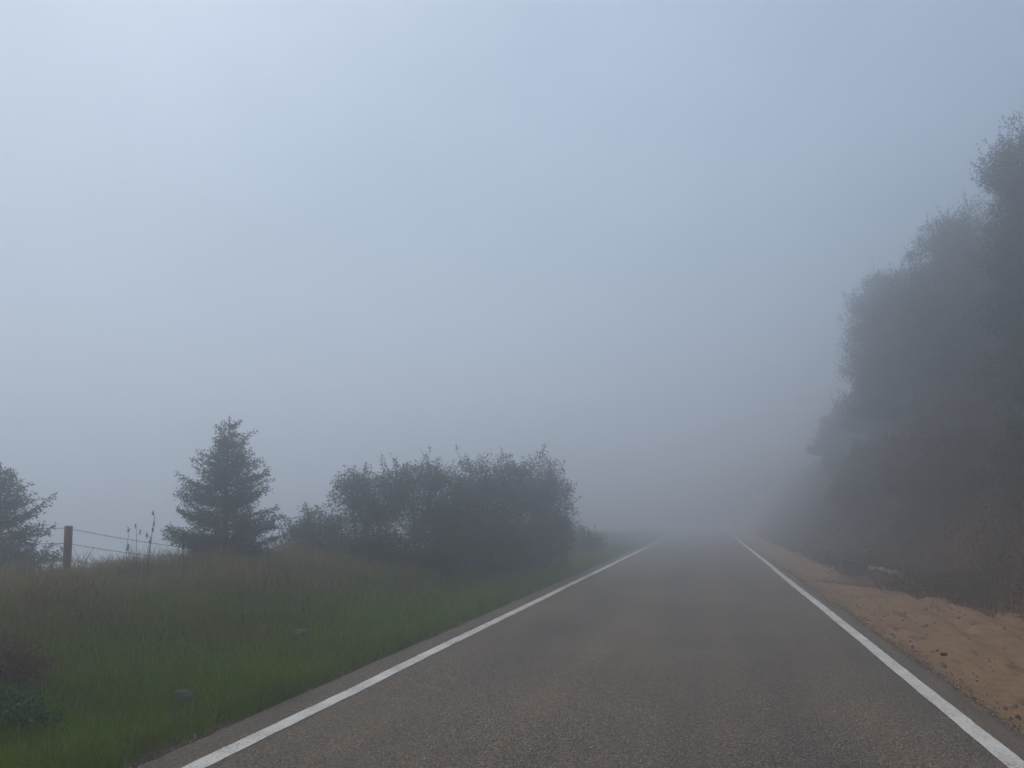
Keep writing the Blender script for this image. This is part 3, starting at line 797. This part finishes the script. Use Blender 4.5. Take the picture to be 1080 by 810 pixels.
# ------------------------------------------------------------------ stones, log
import bmesh
ROCKL = stone_mat('pale_rock', (.10, .10, .085), (.22, .215, .19))
ROCKD = stone_mat('dark_rock', (.045, .040, .036), (.10, .09, .08))
CLOD = stone_mat('dark_earth', (.035, .022, .015), (.075, .048, .032), 20)
LOGM = bark_mat('weathered_wood', (.16, .15, .135), (.30, .28, .25))
def rock(name, loc, size, seed, mat, label, cat='rock', rot=0, group=None, blocky=False):
    bm = bmesh.new()
    bmesh.ops.create_icosphere(bm, subdivisions=4, radius=1)
    rng = np.random.default_rng(seed)
    planes = [(unit(rng.normal(size=3)), rng.uniform(.55, .85)) for _ in range(14)] + [(np.array([0, 0, 1.0]), .6)]
    if blocky: planes = [(unit(np.array(q, float) + rng.normal(0, .10, 3)), rng.uniform(.60, .70)) for q in ((1, 0, 0), (-1, 0, 0), (0, 1, 0), (0, -1, 0), (0, 0, 1), (0, 0, -1))] + planes[:5]
    for vtx in bm.verts:
        c = np.array(vtx.co)
        for nrm, dd in planes:
            k = c @ nrm - dd
            if k > 0: c = c - nrm * k * .92
        c = c * (1 + .05 * math.sin(7 * c[0] + seed) * math.sin(6 * c[1]) + rng.normal(0, .006))
        vtx.co = c
    me = bpy.data.meshes.new(name); bm.to_mesh(me); bm.free()
    me.materials.append(mat)
    o = link(name, me, loc=loc); o.scale = size; o.rotation_euler = (0, 0, rot)
    return tag(o, label, cat, group)
x, y = ROCK_A[:2]; z = GZ(x, y)
rock('rock', (x, y, z + .07), (.10, .07, .07), 1, ROCKL, 'flat topped grey rock low in the green grass', rot=.2)
x, y = ROCK_B[:2]; z = GZ(x, y)
rock('rock', (x, y, z + .10), (.10, .08, .06), 2, ROCKL, 'small grey rock in dry grass further up the verge', rot=.8)
rock('boulder', (BOUL[0], BOUL[1], GZ(BOUL[0], BOUL[1]) + .21), (.40, .32, .30), 3, ROCKD, 'dark blocky boulder at the bank foot beside the sand', 'boulder', rot=.25, blocky=True)
x, y, z = at_px(992, 8.3)
def sz(x, y): return float(shoulder_z(np.array([x]), np.array([y]))[0])
p = P(995, 684, 8.4)
rock('earth_clod', (p[0], p[1], sz(p[0], p[1]) + .012), (.045, .035, .03), 5, CLOD, 'dark clod of earth lying on the open sand', 'clod')
# weathered log
pA = LOGA.copy(); pB = LOGB.copy()
pA[2] = GZ(pA[0], pA[1]) + .14; pB[2] = GZ(pB[0], pB[1]) + .12
mid = (pA + pB) / 2
v, f = tubes([(curve_pts(pA, pB, (0, 0, .015), 10) - mid, np.linspace(.085, .07, 10) * (1 + .08 * np.sin(np.arange(10) * 1.9)))], 10)
tag(link('fallen_log', np_mesh('fallen_log', v, f, LOGM, True), loc=mid), 'pale weathered log lying beside the dark boulder', 'log')

# loose gravel along both asphalt edges + crumbs on the sand (stuff)
def gravel():
    rng = np.random.default_rng(77)
    ico = bmesh.new(); bmesh.ops.create_icosphere(ico, subdivisions=1, radius=1)
    iv = np.array([v.co[:] for v in ico.verts]); fi = np.array([[v.index for v in f.verts] for f in ico.faces]); ico.free()
    n = 9000
    y = 1.5 + 28 * rng.uniform(0, 1, n) ** 1.6
    side = rng.uniform(size=n)
    x = np.where(side < .45, ROAD_R + np.abs(rng.normal(.06, .10, n)), np.where(side < .8, ROAD_L - .02 - np.abs(rng.normal(0, .09, n)), rng.uniform(2.3, 4.8, n)))
    s = rng.uniform(.003, .010, n) * np.where(rng.uniform(size=n) < .05, 1.8, 1)
    z = np.where(x > 0, np.maximum(shoulder_z(x, y), np.where(x < ROAD_R + .05, road_z(y), -9)), np.maximum(ground_z(x, y), -.03)) + s * .35
    big = (x > ROAD_R + .2) & (rng.uniform(size=n) < .16)      # clods and bark scraps on the sand
    s = np.where(big, rng.uniform(.008, .026, n), s); z = np.where(big, z + s * .2, z)
    V = iv[None] * (s[:, None] * rng.uniform(.6, 1.3, (n, 3)))[:, None, :]
    V = V * rng.uniform(.8, 1.2, V.shape) + np.stack([x, y, z], 1)[:, None, :]
    F = fi[None] + (np.arange(n) * len(iv))[:, None, None]
    m, nt, out = new_mat('gravel')
    g = nt.nodes.new('ShaderNodeNewGeometry')
    principled(nt, out, ramp(nt, g.outputs['Random Per Island'], [(0, (.06, .045, .033)), (.6, (.14, .11, .085)), (1, (.30, .25, .20))]), .9)
    tag(link('gravel', np_mesh('gravel', V.reshape(-1, 3), F.reshape(-1, 3), m)), 'loose gravel crumbs along the asphalt edges and on the sand', 'gravel', kind='stuff')
gravel()

# ------------------------------------------------------------------ haze
HAZE_D = 0.036
hx0, hx1, hy0, hy1, hz0, hz1 = -262, 262, -152, 262, -44, 16.0
bm = bmesh.new()
vs = [bm.verts.new((x, y, z)) for x in (hx0, hx1) for y in (hy0, hy1) for z in (hz0, hz1)]
for q in ((0, 1, 3, 2), (4, 6, 7, 5), (0, 4, 5, 1), (2, 3, 7, 6), (0, 2, 6, 4), (1, 5, 7, 3)): bm.faces.new([vs[i] for i in q])
bmesh.ops.recalc_face_normals(bm, faces=bm.faces)
me = bpy.data.meshes.new('haze'); bm.to_mesh(me); bm.free()
m, nt, out = new_mat('haze')
pv = N(nt, 'ShaderNodeVolumePrincipled', Density=HAZE_D, Anisotropy=.8)
pv.inputs['Color'].default_value = (.95, .965, .985, 1)
nt.links.new(pv.outputs[0], out.inputs['Volume'])
me.materials.append(m)
tag(link('haze', me), kind='stuff')

# ------------------------------------------------------------------ light
SUN_EL, SUN_AZ = 68.0, -72.0          # azimuth clockwise from +Y (road direction)
w = bpy.data.worlds.new('World'); S.world = w; w.use_nodes = True
nt = w.node_tree; nt.nodes.clear()
sky = nt.nodes.new('ShaderNodeTexSky'); sky.sky_type = 'NISHITA'
sky.sun_disc = False
sky.sun_elevation = math.radians(SUN_EL); sky.sun_rotation = math.radians(SUN_AZ)
sky.air_density = 1.0; sky.dust_density = 3.0; sky.ozone_density = 1.0; sky.altitude = 300
hs = N(nt, 'ShaderNodeHueSaturation', Saturation=.95)
tcw = nt.nodes.new('ShaderNodeTexCoord')
cloud = ramp(nt, noise(nt, 2.6, 4, .5, vec=tcw.outputs['Generated'], mapscale=(1, 1, 1.6)), [(.36, (.86, .88, .90)), (.64, (1.12, 1.10, 1.07))])   # uneven overcast
bg = N(nt, 'ShaderNodeBackground', Strength=.15)
wo = nt.nodes.new('ShaderNodeOutputWorld')
nt.links.new(sky.outputs[0], hs.inputs['Color']); szw = N(nt, 'ShaderNodeSeparateXYZ'); nt.links.new(tcw.outputs['Generated'], szw.inputs[0])
zen = ramp(nt, szw.outputs[2], [(0.0, (.80, .80, .80)), (.35, (.95, .95, .95)), (.65, (1.32, 1.31, 1.28)), (1.0, (1.38, 1.36, 1.33))])      # overcast: brighter overhead
cloud = mix(nt, 1.0, cloud, zen, 'MULTIPLY')
nt.links.new(mix(nt, 1.0, mix(nt, 1.0, hs.outputs[0], (1.0, 1.025, .965), 'MULTIPLY'), cloud, 'MULTIPLY'), bg.inputs['Color']); nt.links.new(bg.outputs[0], wo.inputs['Surface'])
ld = bpy.data.lights.new('sun', 'SUN'); ld.energy = 0.5; ld.angle = math.radians(150); ld.color = (1, .98, .95)
lo = bpy.data.objects.new('sun', ld); COL.objects.link(lo)
az = math.radians(SUN_AZ); el = math.radians(SUN_EL)
d = Vector((math.sin(az) * math.cos(el), math.cos(az) * math.cos(el), math.sin(el)))
lo.rotation_euler = d.to_track_quat('Z', 'Y').to_euler()
lo.location = (0, 0, 30)

S.view_settings.view_transform = 'Standard'
S.view_settings.look = 'None'
S.view_settings.exposure = -0.15
S.view_settings.gamma = 1.0
c = S.cycles
c.max_bounces = 16; c.diffuse_bounces = 3; c.glossy_bounces = 2; c.transmission_bounces = 3
c.volume_bounces = 12; c.transparent_max_bounces = 4
c.use_denoising = True
c.use_adaptive_sampling = True; c.adaptive_threshold = .02
